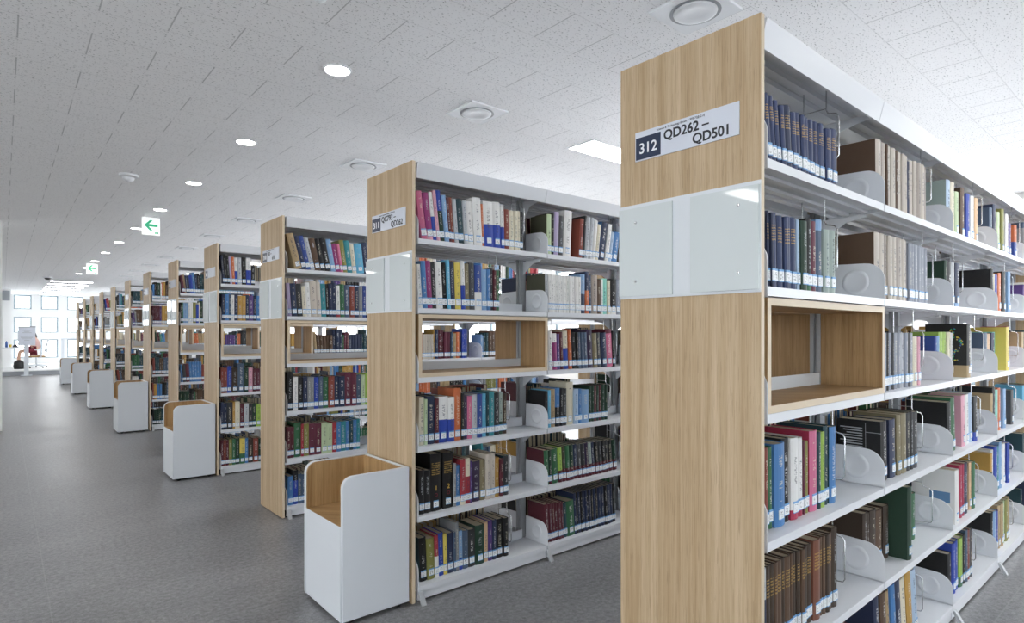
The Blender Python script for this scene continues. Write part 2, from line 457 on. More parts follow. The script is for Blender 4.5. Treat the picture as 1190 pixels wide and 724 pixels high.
ms = {k: f for k, f in dict(end=mesh_end_panel(), shelf=mesh_shelf(), base=mesh_shelf(True), stop=mesh_stop(), brf=mesh_bracket(0), brb=mesh_bracket(1), can=mesh_canopy(),
      up=mesh_upright(), arm=mesh_arm(), sarm=mesh_shelf_arm(), kick=mesh_kick(), foot=mesh_foot(), box=mesh_box(), bstop=mesh_box_stop()).items()}

# sign plate geometry measured on the nearest end panel (local y from its front edge, z)
def on_panel(u, v):
    y = y_on(u, X0); return y - YFR[0], z_on(u, v, y)
SIGN = {0: ('312', 'QD262 –', 'QD501'), 1: ('311', 'QC793 –', 'QD262'), 2: ('310', '530 –', '670'), 3: ('309',), 4: ('308',), 5: ('307',), 6: ('306',)}
HAS_BOX = {0, 1, 2, 3, 4, 5, 6, 7, 8, 9, 10, 11}
def put_text(me, parent, y, z, xo):
    # text x -> -Y (reads left to right when seen from the corridor), text y -> Z
    o = link('lettering', me, parent); o.matrix_local = Matrix(((0, 0, -1, xo), (-1, 0, 0, y), (0, 1, 0, z), (0, 0, 0, 1))); return o
cases = []
for c in range(12):
    lab = 'oak-ended white bookcase, ' + ('signed 312, nearest of the long row' if c == 0 else 'signed 311, second of the row, white seat at its end' if c == 1 else
          '%s of the row%s' % (CASE[c], ', white seat at its end' if c % 2 else ', no seat at its end'))
    r = thing('bookcase', lab, 'bookcase', (X0, YFR[c], 0), 0, 'oak-ended bookcases along the corridor')
    cases.append(r); n = NB[c]; L = BX + n * BAY
    link('end_panel', ms['end'], r); link('end_panel', ms['end'], r, (L + .014, 0, 0))
    for i in range(n + 1):
        x = BX + i * BAY
        link('upright', ms['up'], r, (x, 0, 0)); link('canopy_arm', ms['arm'], r, (x, 0, 0))
        link('foot', ms['foot'], r, (x + (.012 if i == 0 else 0), 0, 0))
    for i in range(n):
        x = BX + i * BAY
        link('canopy', ms['can'], r, (x, 0, 0)); link('kick_plate', ms['kick'], r, (x, 0, 0))
        for k in range(6):
            s = link('shelf', ms['base' if k == 5 else 'shelf'], r, (x, 0, ZS[k]))
            link('bracket', ms['brf'], s, (.0045, 0, 0)); link('bracket', ms['brb'], s, (.0045, 0, 0))
            if not (k == 2 and i == 0): link('back_stop', ms['stop'], s)
            if k < 5 and c < 3: link('shelf_arm', ms['sarm'], s)
        if i == 0:
            bx = link('reading_box', ms['box'], r, (x, 0, ZS[2])); bx['label'] = 'open oak display box set into the third shelf'
            link('box_stop', ms['bstop'], bx)
    # notice board: white band with two glass panes
    z0, z1 = 1.4735, 1.777
    nb = link('notice_board', MB().box(-.004, -.0003, .0, DEP, z0, z1).mesh('notice_board', 'board'), r); nb['label'] = 'white band with two glass panes'
    ya, yb = y_on(804.3, X0) - YFR[0], y_on(783, X0) - YFR[0]
    for p0, p1, sy in ((.002, ya, .06), (yb, DEP - .002, DEP - .07)):
        link('glass_pane', MB().box(-.0105, -.0045, p0, p1, z0 + .008, z1 - .012).mesh('glass_pane', 'glass'), nb)
        if c < 4:
            for zz in (z0 + .055, z1 - .06):
                s = link('screw', smooth(MB().lathe([(0, .004), (.004, .003), (.0045, 0)], n=12).mesh('screw', 'chrome')), nb, (-.0106, sy, zz), (0, -math.pi / 2, 0))
    if c in SIGN:
        yl, zt = on_panel(739.2, 155.5); yr, _ = on_panel(859.8, 117); _, zb = on_panel(739.8, 188.8)
        sp = link('sign_plate', MB().box(-.004, -.0003, yr, yl, zb, zt).mesh('sign_plate', 'plate'), r); sp['label'] = 'pale classification sign with navy number block'
        h = zt - zb; nw = (yl - yr) * .265
        link('number_block', MB().box(-.0046, -.004, yl - nw - .003, yl - .003, zb + .004, zb + h * .8).mesh('number_block', 'sign_navy'), sp)
        me = text_mesh(SIGN[c][0], h * .5, 'sign_white', .0006, 'CENTER'); put_text(me, sp, yl - .003 - nw / 2, zb + h * .24, -.005)
        if len(SIGN[c]) > 1:
            put_text(text_mesh(SIGN[c][1], h * .43, 'sign_ink', .0010), sp, yl - nw - .014, zb + h * .49, -.0045)
            put_text(text_mesh(SIGN[c][2], h * .43, 'sign_ink', .0010), sp, yl - nw - .115, zb + h * .1, -.0045)
            put_text(text_mesh('Science & Technology Books / 과학기술도서', h * .1, 'sign_ink'), sp, yl - nw + .012, zb + h * .86, -.0045)

# ------------------------------------------------------------------ books
PAL = dict(navy='2A3656', navyg='33426A', blue='2E4C9A', royal='2446B0', azure='3F7FBE', lblue='7FA9D6', pblue='A9C3DE', cyan='58B4DA', teal='1F8C97', dteal='1E4650', mint='7CCFC0',
           green='2F6B45', dgreen='1F4030', lime='9CC23C', pgreen='BFD3A6', olive='8A8A3C', khaki='877C5C', yellow='E2CB42', mustard='C0922F', gold='C29B3A', orange='D3692B', peach='E0B98C',
           red='A92A3A', crimson='B01F4A', brick='8C3F30', maroon='5E2230', burg='6A2A40', pink='D3668F', lpink='E3A5B8', magenta='9C2F78', purple='5B3F86', dpurple='3B2D4C', lilac='B6A6CE',
           brown='5E4634', dbrown='42342A', rbrown='7D4B38', tan='B49A6E', beige='C9BFB2', taupe='A69A90', cream='E0D8BF', white='E7E7E5', silver='B9BEC4', grey='8C8F92', dgrey='4E5054', steel='8D94A2',
           slate='4A5F7A', charcoal='35373B', black='1E1F22', ggreen='9FB0A8', dolive='4A4B38')
WORD = dict(navy='navy blue', navyg='navy blue', royal='bright blue', azure='mid blue', lblue='light blue', pblue='pale blue', dteal='dark teal', mint='mint green', dgreen='dark green', lime='lime green',
            pgreen='pale green', mustard='mustard yellow', brick='brick red', burg='burgundy', lpink='pale pink', dpurple='dark purple', dbrown='dark brown', rbrown='reddish brown', dgrey='dark grey', steel='steel grey',
            ggreen='grey green', dolive='dark olive', charcoal='charcoal grey', crimson='crimson red', silver='silver grey')
def soften(c):
    g = .3 * c[0] + .59 * c[1] + .11 * c[2]
    return tuple(x * .86 + g * .14 for x in c)
RGB = {k: soften(hexc(v)) for k, v in PAL.items()}
def wd(c): return WORD.get(c, c)
LIGHT = {'white', 'cream', 'beige', 'pblue', 'pgreen', 'yellow', 'lpink', 'silver', 'peach', 'mint', 'lime', 'ggreen', 'taupe', 'tan'}

def book_geo(t, h, d, hard):
    """cover (verts, faces, uv per corner), page block box, label box; x centred, spine at y=0, base z=0"""
    c = min(.0028, t * .16); bul = min(.006, t * .16) if hard else min(.0018, t * .06)
    n = 5; out = [(-t / 2, d)]; inn = [(-t / 2 + c, d)]; us = [-1]
    for i in range(n):
        a = i / (n - 1); x = -t / 2 + t * a; y = bul * (1 - math.sin(math.pi * a))
        out.append((x, y)); inn.append((max(-t / 2 + c, min(t / 2 - c, x)), y + c + (bul * .2))); us.append(.001 + .998 * a)
    out.append((t / 2, d)); inn.append((t / 2 - c, d)); us.append(-1)
    k = len(out); V = []; F = []; U = []
    for z in (0, h): V += [(x, y, z) for x, y in out]
    for z in (0, h): V += [(x, y, z) for x, y in inn]
    for i in range(k - 1):
        F.append((i, i + 1, k + i + 1, k + i))
        sp = us[i] >= 0 and us[i + 1] >= 0
        U.append([(us[i], 0), (us[i + 1], 0), (us[i + 1], 1), (us[i], 1)] if sp else [(-1, 0), (-1, 0), (-1, 1), (-1, 1)])
        F.append((2 * k + i + 1, 2 * k + i, 3 * k + i, 3 * k + i + 1)); U.append([(-1, 0), (-1, 0), (-1, 1), (-1, 1)])
        F.append((k + i, k + i + 1, 3 * k + i + 1, 3 * k + i)); U.append([(-1, 1)] * 4)
        F.append((i + 1, i, 2 * k + i, 2 * k + i + 1)); U.append([(-1, 0)] * 4)
    for i in (0, k - 1):
        q = (i, k + i, 3 * k + i, 2 * k + i); F.append(q if i == 0 else q[::-1]); uu = [(-1, 0), (-1, 1), (-1, 1), (-1, 0)]; U.append(uu if i == 0 else uu[::-1])
    e = .003 if hard else .0006
    pages = (-t / 2 + c + .0002, t / 2 - c - .0002, c + bul + .0015, d - e, e, h - e)
    lw = min(t * .46, .015)
    label = (-lw, lw, -.0007, min(.003, bul + .001), .02, .056)
    return V, F, U, pages, label

class Geo:
    def __init__(s): s.V = []; s.F = []; s.U = []; s.MI = []; s.C1 = []; s.C2 = []; s.IK = []; s.C3 = []
    def add(s, V, F, U, mi, c1=(1, 1, 1, 0), c2=(1, 1, 1, 0), ik=(0, 0, 0, 0), c3=(0, 0, 0, 0)):
        b = len(s.V); s.V += V
        s.F += [tuple(b + i for i in f) for f in F]; s.U += U; s.MI += [mi] * len(F)
        s.C1 += [c1] * len(V); s.C2 += [c2] * len(V); s.IK += [ik] * len(V); s.C3 += [c3] * len(V)
    def mesh(s, name, mats):
        me = bpy.data.meshes.new(name); me.from_pydata(s.V, [], s.F)
        for m in mats: me.materials.append(M[m])
        me.polygons.foreach_set('material_index', s.MI)
        uv = me.uv_layers.new(name='UVMap'); uv.data.foreach_set('uv', [x for f in s.U for p in f for x in p])
        for nm, dat in (('c1', s.C1), ('c2', s.C2), ('ink', s.IK), ('c3', s.C3)):
            a = me.attributes.new(nm, 'FLOAT_COLOR', 'POINT'); a.data.foreach_set('color', [x for p in dat for x in p])
        me.update(); return me
BOXF = [(0, 2, 3, 1), (4, 5, 7, 6), (0, 1, 5, 4), (2, 6, 7, 3), (0, 4, 6, 2), (1, 3, 7, 5)]
def boxv(b): return [(x, y, z) for z in b[4:6] for y in b[2:4] for x in b[0:2]]
BOXU = [[(0, 0), (0, 0), (1, 0), (1, 0)], [(0, 1), (1, 1), (1, 1), (0, 1)], [(0, 0), (1, 0), (1, 1), (0, 1)], [(0, 0), (0, 1), (1, 1), (1, 0)], [(0, 0), (0, 1), (0, 1), (0, 0)], [(1, 0), (1, 0), (1, 1), (1, 1)]]

books = []      # dicts: spec + transform
def poly2(t, h, th):
    """cross-section of a leaning book in the x-z plane, resting on z=0; th>0: top towards -x"""
    pts = [(0, 0), (t, 0), (t, h), (0, h)]; c, s = math.cos(th), math.sin(th)
    q = [(x * c - z * s, x * s + z * c) for x, z in pts]
    mz = min(z for x, z in q); mx = [x for x, z in q if abs(z - mz) < 1e-9][0]
    return [(x, z - mz) for x, z in q]
def xr(poly, z, side):
    xs = []
    for i in range(4):
        (x0, z0), (x1, z1) = poly[i], poly[(i + 1) % 4]
        if abs(z1 - z0) < 1e-9:
            if abs(z - z0) < 1e-9: xs += [x0, x1]
        elif min(z0, z1) - 1e-9 <= z <= max(z0, z1) + 1e-9: xs.append(x0 + (x1 - x0) * (z - z0) / (z1 - z0))
    return (max(xs) if side else min(xs)) if xs else None
def clear(pa, pb):
    """smallest shift of pb so it lies to the +x side of pa"""
    best = -9
    for z in [p[1] for p in pa] + [p[1] for p in pb]:
        a, b = xr(pa, z, 1), xr(pb, z, 0)
        if a is not None and b is not None: best = max(best, a - b)
    return best
def place(c, lvl, bay, idx, col, t, h, d, lean, x, y, total, look, cand, back=False, inkmode=None, c2=None, split=0, label=True, hard=None, ink=None):
    books.append(dict(c=c, lvl=lvl, bay=bay, idx=idx, col=col, t=t, h=h, d=d, lean=lean, x=x, y=y, look=look, cand=cand, back=back, ink=inkmode, c2=c2, split=split, label=label, hard=hard, inkc=ink))
wires = []
def row(c, lvl, bay, crop, data, lean=(0, 0), inset=.03, h0=None, wire=True, z0=0):
    """data: 'x0 | color x1 [ytop|hMM] flags | ...' with x, y read in a crop of the photograph (crop = left, top, scale)"""
    ox, oy, sc = crop; Ys = YFR[c] + inset
    toks = [t.split() for t in data.split('|')]; xp = float(toks[0][0]); items = toks[1:]
    lo = X0 + BX + bay * BAY + .0085; hi = X0 + BX + (bay + 1) * BAY - .004
    prev = None; px = lo; N = len(items); lasth = .23; idx = 0
    for i, tk in enumerate(items):
        col = tk[0]; x1 = float(tk[1]); xs = xp; yt = None; hh = h0; fl = ''; pw = xp
        for q in tk[2:]:
            if q[0] == 'h': hh = float(q[1:]) / 1000
            elif q[0] == '@': xs = float(q[1:])
            elif q[0] in '0123456789': yt = float(q)
            else: fl += q
        xp = x1
        th = math.radians(lean[0] + (lean[1] - lean[0]) * i / max(1, N - 1))
        ins = inset + R.uniform(-.004, .006) if '^' not in fl else .011
        Y = YFR[c] + ins
        ua, ub = ox + xs / sc, ox + x1 / sc
        xa, xb = x_on(ua, Y), x_on(ub, Y)
        t = max(.006, min(.065, (xb - xa) * math.cos(th) - .0006))
        if yt is not None:
            um = (ua + ub) / 2
            for _ in range(2):
                hh = z_on(um, oy + yt / sc, Y) - ZS[lvl]
                dx = hh * math.sin(th); um = pix((xa + xb) / 2 - dx, Y, EYE)[0]
            hh = hh / math.cos(th)
        if hh is None: hh = lasth
        hh = max(.15, min(.306, hh)); lasth = hh
        d = R.uniform(.148, .172) if '!' not in fl and '^' not in fl else .186
        d = min(d, .2 - ins)
        pol = poly2(t, hh, th)
        while max(z for _, z in pol) > PITCH - .03: hh -= .004; pol = poly2(t, hh, th)
        if prev is None: s = max(xa, lo - min(x for x, z in pol))
        else: s = max(xa, clear(prev, pol) + .0007)
        pol = [(x + s, z) for x, z in pol]
        if max(x for x, z in pol) > hi: break
        prev = pol
        two = col.split('/'); c1 = two[0]; c2 = two[1] if len(two) > 1 else None
        sp = float(two[2]) if len(two) > 2 else .5
        place(c, lvl, bay, idx, c1, t, hh, d, th, s, Y, N, None, True, c2=c2, split=sp if c2 else 0,
              inkmode=.5 if 'g' in fl else (0 if 'n' in fl else 1.0), label='x' not in fl, hard='p' not in fl, ink='gold' if 'g' in fl else None)
        idx += 1
    if wire and prev:
        xe = max(x for x, z in prev) + .004
        if xe < hi - .012: wires.append((c, lvl, bay, xe, YFR[c] + inset))
RAND_ALL = ['navy', 'navy', 'black', 'dgrey', 'maroon', 'green', 'dgreen', 'brown', 'white', 'cream', 'azure', 'royal', 'red', 'slate', 'grey', 'teal', 'mustard', 'olive', 'burg', 'purple', 'lblue', 'beige', 'tan', 'charcoal', 'dteal', 'orange']
RAND_DARK = ['navy', 'black', 'dgrey', 'maroon', 'dgreen', 'brown', 'charcoal', 'dteal', 'slate', 'brick', 'green', 'white', 'mustard', 'azure', 'dbrown']
def fill(c, lvl, bay, back=False, pal=RAND_ALL, frac=.85, cand=False, lean0=None, tr=(.014, .036)):
    lo = X0 + BX + bay * BAY + .009; hi = X0 + BX + (bay + 1) * BAY - .006
    x = lo; end = lo + (hi - lo) * frac; prev = None; i = 0; series = 0; col = None; h = .24
    lean = math.radians(R.choice([0, 0, 2, 5, 8]) if lean0 is None else lean0)
    while True:
        if series <= 0:
            series = R.choice([1, 1, 1, 1, 2, 3, 5]); col = R.choice(pal); h = R.uniform(.2, .272); t = R.uniform(*tr)
        series -= 1; th = max(0, lean); lean -= math.radians(.7)
        pol = poly2(t, h, th)
        s = lo - min(p for p, z in pol) if prev is None else clear(prev, pol) + .0007
        pol = [(p + s, z) for p, z in pol]
        if max(p for p, z in pol) > end: break
        prev = pol; ins = R.uniform(.026, .042); d = min(R.uniform(.15, .17), .2 - ins)
        place(c, lvl, bay, i, col, t, h, d, th, s, (YFR[c] + ins) if not back else (YFR[c] + DEP - ins), 0, None, cand, back, 1.0 if R.random() < .7 else 0, None, 0, True, True)
        i += 1
exec(compile('''
# ---------------- nearest bookcase (312)
cr=(885,90,5.57)
row(0,0,0,cr,"50|navyg 78 103 g|navyg 106 120 g|navyg 132 150 g|navyg 158 175 g|navy 200 178 g|navyg 232 222 g|navyg 262 228 g|navyg 290 240 g|navyg 316 262 g|navyg 346 275 g|navyg 378 290 g|navyg 412 300 g|navyg 445 325 g|navyg 486 330 g",(8,0),.02)
cr=(970,130,5.57)
row(0,0,1,cr,"190|beige/brown/0 228 h255 x|taupe 240 x|beige 258 x|brown 268 x|beige 298 x|beige 328 x|brown 345 x|beige 372 x|beige 388 x|beige 412 x|navy 430 h240 x|beige 455 h250 x|beige 475 x|taupe 497 x|beige 520 x|taupe 545 x",(1,0),.03,.255)
cr=(1060,180,5.57)
row(0,0,2,cr,"228|pblue/ggreen/0 256 165 x|cream 285 180 x|pgreen 322 245|brown 358 220|royal 385 255|white 412 270|peach 440 285",(0,0),.03)
row(0,0,3,cr,"478|slate 508 330|navy 556 318|pgreen 585 375|olive 612 355|white 630 385|purple 668 452|orange/blue/.5 700 460",(0,0),.03)
fill(0,0,4,cand=False)
cr=(885,230,6.3)
row(0,1,0,cr,"50|navy 66 95 g|navy 85 105 g|navyg 120 108 g|navyg 160 130 g|navyg 190 138 g|navyg 222 140 g|navyg 264 145 g|pblue 285 160|dgreen 330 165|black/green/.12 368 150|burg 408 172|lblue/slate/.85 450 160|ggreen 492 230|ggreen 535 235",(2,0),.022)
cr=(970,250,6.58)
row(0,1,1,cr,"222|beige/brown/0 262 h255|beige 295|taupe 325|beige 355|beige 385|taupe 430|beige 458|taupe 490|steel 515 h250|steel 535|steel 568|steel 600|steel 628|steel 655",(1,0),.03)
cr=(1060,280,6.89)
row(0,1,2,cr,"240|dgreen 262 150|black 318 168|silver 350 175|navy/lblue/.1 400 180",(0,0),.03)
row(0,1,3,cr,"640|black 657 225 !|cream 665 265|royal 697 270|orange 735 262|black 775 250|lblue 797 250",(0,0),.03)
row(0,1,4,(1060,280,6.89),"815|purple 836 330|white/teal/.7 860 320|white 890 320|red 905 340",(0,0),.03,wire=False)
cr=(1020,350,5.57)
row(0,2,1,cr,"45|steel 65 205|black 76 205|steel 98 205|dgrey 108 205|steel 135 205|steel 152 205|silver 172 205|steel 190 205|dgrey 208 205|steel 232 205|cream 258 230|lpink 272 232",(0,0),.028)
row(0,2,2,cr,"375|blue 388 225|lblue 402 225|lime 425 200|lime 448 200|cream 464 200|white 488 205|black/tan/.22 592 145 ^|silver 620 195",(0,0),.07)
row(0,2,3,cr,"660|slate 678 205|lblue 690 205|peach 712 210|navy 748 205|mint 785 200|yellow 842 168 ^|crimson 866 165",(0,0),.06)
row(0,2,4,cr,"915|tan 960 200|dteal 990 190|white 1010 200",(0,0),.03,wire=False)
cr=(885,470,4.53)
row(0,3,0,cr,"22|brick 42 230|green 62 225|azure 116 212|black 152 180|white/crimson/.12 190 180|white/crimson/.12 220 178|burg 230 195|olive 250 195|pink/crimson/0 290 142 !|dteal 305 150|lime 328 150|dteal 352 115 !|azure/dteal/0 386 120",(1,0),.045)
cr=(960,450,4.825)
row(0,3,1,cr,"318|black 366 190 !|navy 406 180|khaki 428 155|khaki 456 150|charcoal 476 145|black 492 140|charcoal 521 138",(2,1),.03)
cr=(1050,430,5.57)
row(0,3,2,cr,"296|black 320 210 !|green 386 175 !|lpink 410 165|white 430 160|pblue 456 150|charcoal/royal/.2 490 170",(5,2),.03)
row(0,3,3,cr,"552|tan 565 160|black 595 115|mint 611 130|orange 652 115|lblue 702 118|dgrey 746 125",(0,0),.03)
row(0,3,4,cr,"770|cyan 800 100|maroon 820 95|green 850 90",(0,0),.03,wire=False)
cr=(885,590,5.4)
row(0,4,0,cr,"18|silver/navy/.65 38 h255|dbrown 62 h252 g|dbrown 85 g|brown 104 g|brown 134 g|dbrown 152 g|brown 186 g|brown 198 g|dbrown 222 g|dbrown 243 g|brown 266 g|dbrown 292 g|dbrown 320 g|rbrown 362 h258 g|brown 379 g|brown 397 g|dbrown 416 g|brown 437 g|dbrown 470 h268",(1,0),.04)
cr=(960,560,4.417)
row(0,4,1,cr,"188|dbrown 212 165|dbrown 226 160|dbrown 262 145|brown 300 140|dbrown 328 122|dgreen 352 75 ^n|tan 372 80|lilac 400 100 p|green 440 60|green 500 50",(0,0),.075)
cr=(1050,500,5.17)
row(0,4,2,cr,"318|white 342 240 ^n|crimson 358 210|crimson 370 205|navy 400 195|peach 412 195|green 428 195",(1,0),.03)
row(0,4,3,cr,"490|mustard/black/.55 502 160 !|white 514 135|royal 550 110|teal 574 100|lblue 601 70|white 629 75|royal 646 75",(0,0),.03)
row(0,4,4,cr,"672|dteal 705 40|white 722 60",(0,0),.03,wire=False)
cr=(960,560,4.417)
row(0,5,1,cr,"205|navy 232 640|brown 262 625|tan 284 610|azure 306 585|navy 345 555|cream 376 540|mustard 424 490|pblue 468 470",(6,9),.03)
cr=(1050,600,5.84)
row(0,5,2,cr,"312|black 332 255 !|royal 352 190|royal 380 165|lime/green/.2 408 150|black 422 125|slate 436 100|brick 452 95|dgrey 470 90",(2,0),.03)
row(0,5,3,cr,"545|black 560 20 !|lblue 580 10|royal 610 0|tan 632 h255|tan 656|pgreen 676|olive 700|tan 722",(0,0),.03)
for b in (0,): fill(0,5,b,pal=RAND_DARK)
fill(0,5,4,pal=RAND_DARK)
# ---------------- second bookcase (311)
cr=(480,200,7.24)
row(1,0,0,cr,"52|pink 100 155|magenta/lpink/.15 150 170|white/royal/.5 180 165|lpink 205 150|royal/dgreen/.6 245 150|lblue 280 190|maroon 305 210|brick 330 210|silver 358 222|dteal 410 225|silver 440 240|white 492 245|white 560 212 !|orange 580 265|white/royal/.5 658 245|white/royal/.5 725 250|white/royal/.5 752 275|brick 790 310|cream 830 320|cream 858 322|cream 882 325|charcoal 905 330",(8,0),.022)
cr=(600,220,7.24)
row(1,0,1,cr,"262|pgreen/dolive/.0 300 210|black 318 195|lilac 356 190|dgrey 394 225|white 462 185 !|brick 560 250 @526|charcoal 575 225|silver 610 235|silver 638 245|white 665 265|cream 692 300|navy/azure/.0 740 285|white 770 300|pblue 800 365|azure 845 370",(0,-11),.025)
cr=(480,295,9.15)
row(1,1,0,cr,"60|white 100 110|azure 150 75|magenta 206 75|charcoal/dteal/.0 252 90|white 316 90|black 366 95|cyan 396 65|navy 452 85|yellow 513 95|white/royal/.5 553 75|khaki 602 105|dgrey 656 95|blue/white/.4 726 120|lblue 780 165|azure 818 165|charcoal 850 155|maroon 880 175|green 915 175",(4,0),.022)
cr=(600,300,9.52)
row(1,1,1,cr,"318|silver/dolive/0 350 175 !|white 380 h232|white 405|white 428|white 452|white 475|white 500|white 525|white 550|white 575|white 602|white 640|white 670|white/brick/.0 705|lblue/navy/.5 757 180|navy/orange/.55 800 150|slate 822 190|taupe 887 190|brown/teal/.0 930 230|white 948 235|mint 1000 225|cream 1032 245|black/white/.2 1095 230|steel 1135 235",(1,0),.022)
cr=(600,360,8.52)
row(1,2,1,cr,"328|white 366 210|white/magenta/.75 407 235|purple 440 240|maroon 472 220|cream/royal/.55 522 210|orange 552 195|black 600 225|charcoal 618 225|slate 645 225|slate 672 225|slate 703 225|dpurple 756 200|khaki 800 235|dgrey 842 230|navy 896 230|burg/pink/.9 956 200|black 976 210",(2,4),.022)
cr=(480,435,8.05)
row(1,3,0,cr,"62|cream 106 215|pgreen 132 235|navy 206 205|maroon 242 230|white/royal/.5 326 210|white/royal/.5 386 215|orange 451 130 !|black 477 180|dpurple 506 205|pink/purple/.0 552 205|silver 600 190|blue 646 185|cyan 688 180|dteal 712 170|teal 757 165|charcoal 806 175|ggreen/dgreen/.3 842 165|dbrown 877 180",(0,0),.035)
cr=(600,430,8.05)
row(1,3,1,cr,"272|black 300 200 !|cyan 327 190|tan 366 180|azure/black/.5 407 170|black 436 175|charcoal 470 175|cream 536 115 !|pblue 578 180|azure 613 180|lblue 682 185|dgreen 708 150|dgreen 730|maroon 752|dgreen 775|maroon 800|dgreen 828|dgreen 855",(0,0),.035)
cr=(480,510,7.24)
row(1,4,0,cr,"55|black 98 265|black 150 265|black 256 125 !g|black 340 115 !g|grey 360 210|azure 397 225|red/cream/.15 440 175|cream/red/.6 482 165|purple 497 190|dpurple 567 190|khaki 610 175|beige 650 130|beige 686 125|mustard 727 160|maroon 757 170|charcoal/dteal/.0 800 145",(0,0),.035)
cr=(600,490,7.24)
row(1,4,1,cr,"205|green/maroon/.0 242 250|dgreen/maroon/.2 270 250|green 322 240|lime/maroon/.34 355 230|dolive/maroon/.36 383 215|green/maroon/.36 413 210|dgreen/maroon/.36 450 205|navy/maroon/.36 485 200|dgrey/maroon/.36 515 198|charcoal/maroon/.36 545 195|dpurple/maroon/.36 575 190|ggreen/maroon/.36 600 188|navy/maroon/.36 628 184|black/maroon/.36 655 180|charcoal/maroon/.36 685 176|black/maroon/.36 715 172|charcoal/maroon/.36 745 168|black/maroon/.36 780 164|dgreen/maroon/.36 810 160",(3,6),.035)
cr=(480,590,7.24)
row(1,5,0,cr,"62|black/dteal/.0 122 255|olive 186 260|red/white/.5 217 235|royal 263 215|yellow 292 225|navy 346 215|slate 362 210|grey 390 125 !|lblue/royal/.3 418 195|slate 463 195|charcoal 522 185|dgreen 597 150|peach 634 125|purple 667 110|navy 698 105|black 760 95 !|black 798 90 !",(2,0),.04)
cr=(600,560,7.24)
row(1,5,1,cr,"235|maroon 270 195|maroon 298 190|maroon 320 186|maroon 345 182|maroon 370 178|maroon 392 175|dteal 420 180|green 487 165|navy 508 h262|black 525|navy 543|black 560|navy 578|navy 595|black 612|navy 630|black 648|navy 668|black 690|navy 715|navy 740|black 765|navy 790|navy 812|black 832",(4,3),.035)
# ---------------- third bookcase (310)
cr=(320,260,10.82)
row(2,0,0,cr,"162|tan 252 120|navy 307 150|blue 362 145|silver 417 170|brown 492 180|black 547 180|black 620 175|lblue 680 190|magenta 740 245|pink 775 245|olive 832 200|teal 897 205|cream 947 250|cyan 1042 245|navy 1112 230",(15,6),.03)
cr=(320,310,10.82)
row(2,1,0,cr,"150|lilac 196 205|navy 262 210|charcoal 332 215|cream 382 245|white 434 200|beige 512 180|beige 565 190|teal 630 215|black 667 220|navy 707 215|navy 756 205|white/red/.1 802 235|green 857 220|slate 927 230|brick 987 245|navy 1042 250|grey 1085 245|blue 1130 240|black 1160 240",(4,0),.03)
cr=(320,420,6.04)
row(2,3,0,cr,"83|black 126 75|white 160 110|black 196 110|navy 226 110|grey 250 110|grey 271 110|royal 306 110|slate 336 105|green 373 110|brick 413 105|navy 447 105|navy 487 105|burg 531 80|burg 569 80|slate 602 95|pgreen 629 95|lime 650 85",(0,0),.03)
row(2,4,0,cr,"80|maroon 110 460|maroon 132 460|green 181 430|red 199 440|olive 236 440|burg 278 435|burg 323 435|pgreen 363 430|pgreen 400 435|red 430 425|azure 460 425|teal 496 420|azure 521 420|dteal 546 415|azure 571 410|teal 593 405",(0,0),.035)
row(2,5,0,(290,520,8.05),"360|azure 410 270|black/royal/.7 455 215|slate 490 250|slate 525 250|navy 560 250",(0,0),.035)
# ---------------- fourth bookcase (309)
cr=(240,280,5.17)
row(3,0,0,cr,"94|navy 106 85|black 120 78|black 136 85|lilac 149 95|orange 166 95|white/royal/.5 183 100|silver 206 100|black 232 97|white/royal/.55 262 102|black 285 150",(5,0),.03)
row(3,1,0,cr,"94|navy 112 318|azure 134 320|slate 150 320|white 168 325|navy 190 322|mustard 212 330|mustard 236 330|navy 256 325|purple 281 330|navy 301 330|azure 325 330",(0,0),.03)
cr=(240,410,4.83)
row(3,3,0,cr,"78|brick 97 85|brick 116 85|royal 141 75|dbrown 175 85|slate 211 60|dgreen 234 85|lpink 259 85|maroon 280 90|burg 300 90",(0,0),.03)
row(3,4,0,cr,"78|navy 96 280|navy 114 285|charcoal 146 280|mustard 160 275|cream 186 275|maroon 211 285|silver 236 285|charcoal 256 285|dgreen 277 285|lime 305 290",(0,0),.03)
row(3,5,0,cr,"80|maroon 96 490|brick 110 490|maroon 126 490|olive 144 485|green 162 485|dgreen 186 480|yellow/green/.4 216 480|azure 233 480|dbrown 262 485|brick 291 480|dgreen 306 480",(0,0),.03)
''', 'rows', 'exec'))
# books the photograph shows only as slivers: further bays, the far sides and the distant cases
for c, bays in ((1, (2, 3)), (2, (1, 2)), (3, (1,))):
    for b in bays:
        for k in range(6): fill(c, k, b, pal=RAND_ALL)
for c in range(4, 12):
    for k in range(6):
        if k == 2: continue
        fill(c, k, 0, pal=RAND_ALL if k < 3 else RAND_DARK, cand=False, frac=.95)
    fill(c, 2, 1, frac=.9)
    if c < 6:
        for k in (0, 1, 3, 4, 5): fill(c, k, 1, frac=.9)
for c, bays in ((0, (0, 1, 2, 3)), (1, (0, 1, 2)), (2, (0, 1)), (3, (0,))):
    for b in bays:
        for k in range(6):
            if k == 2 and b == 0: continue
            fill(c, k, b, back=True, frac=R.choice([.55, .75, .9]), pal=RAND_DARK if k > 1 else RAND_ALL)

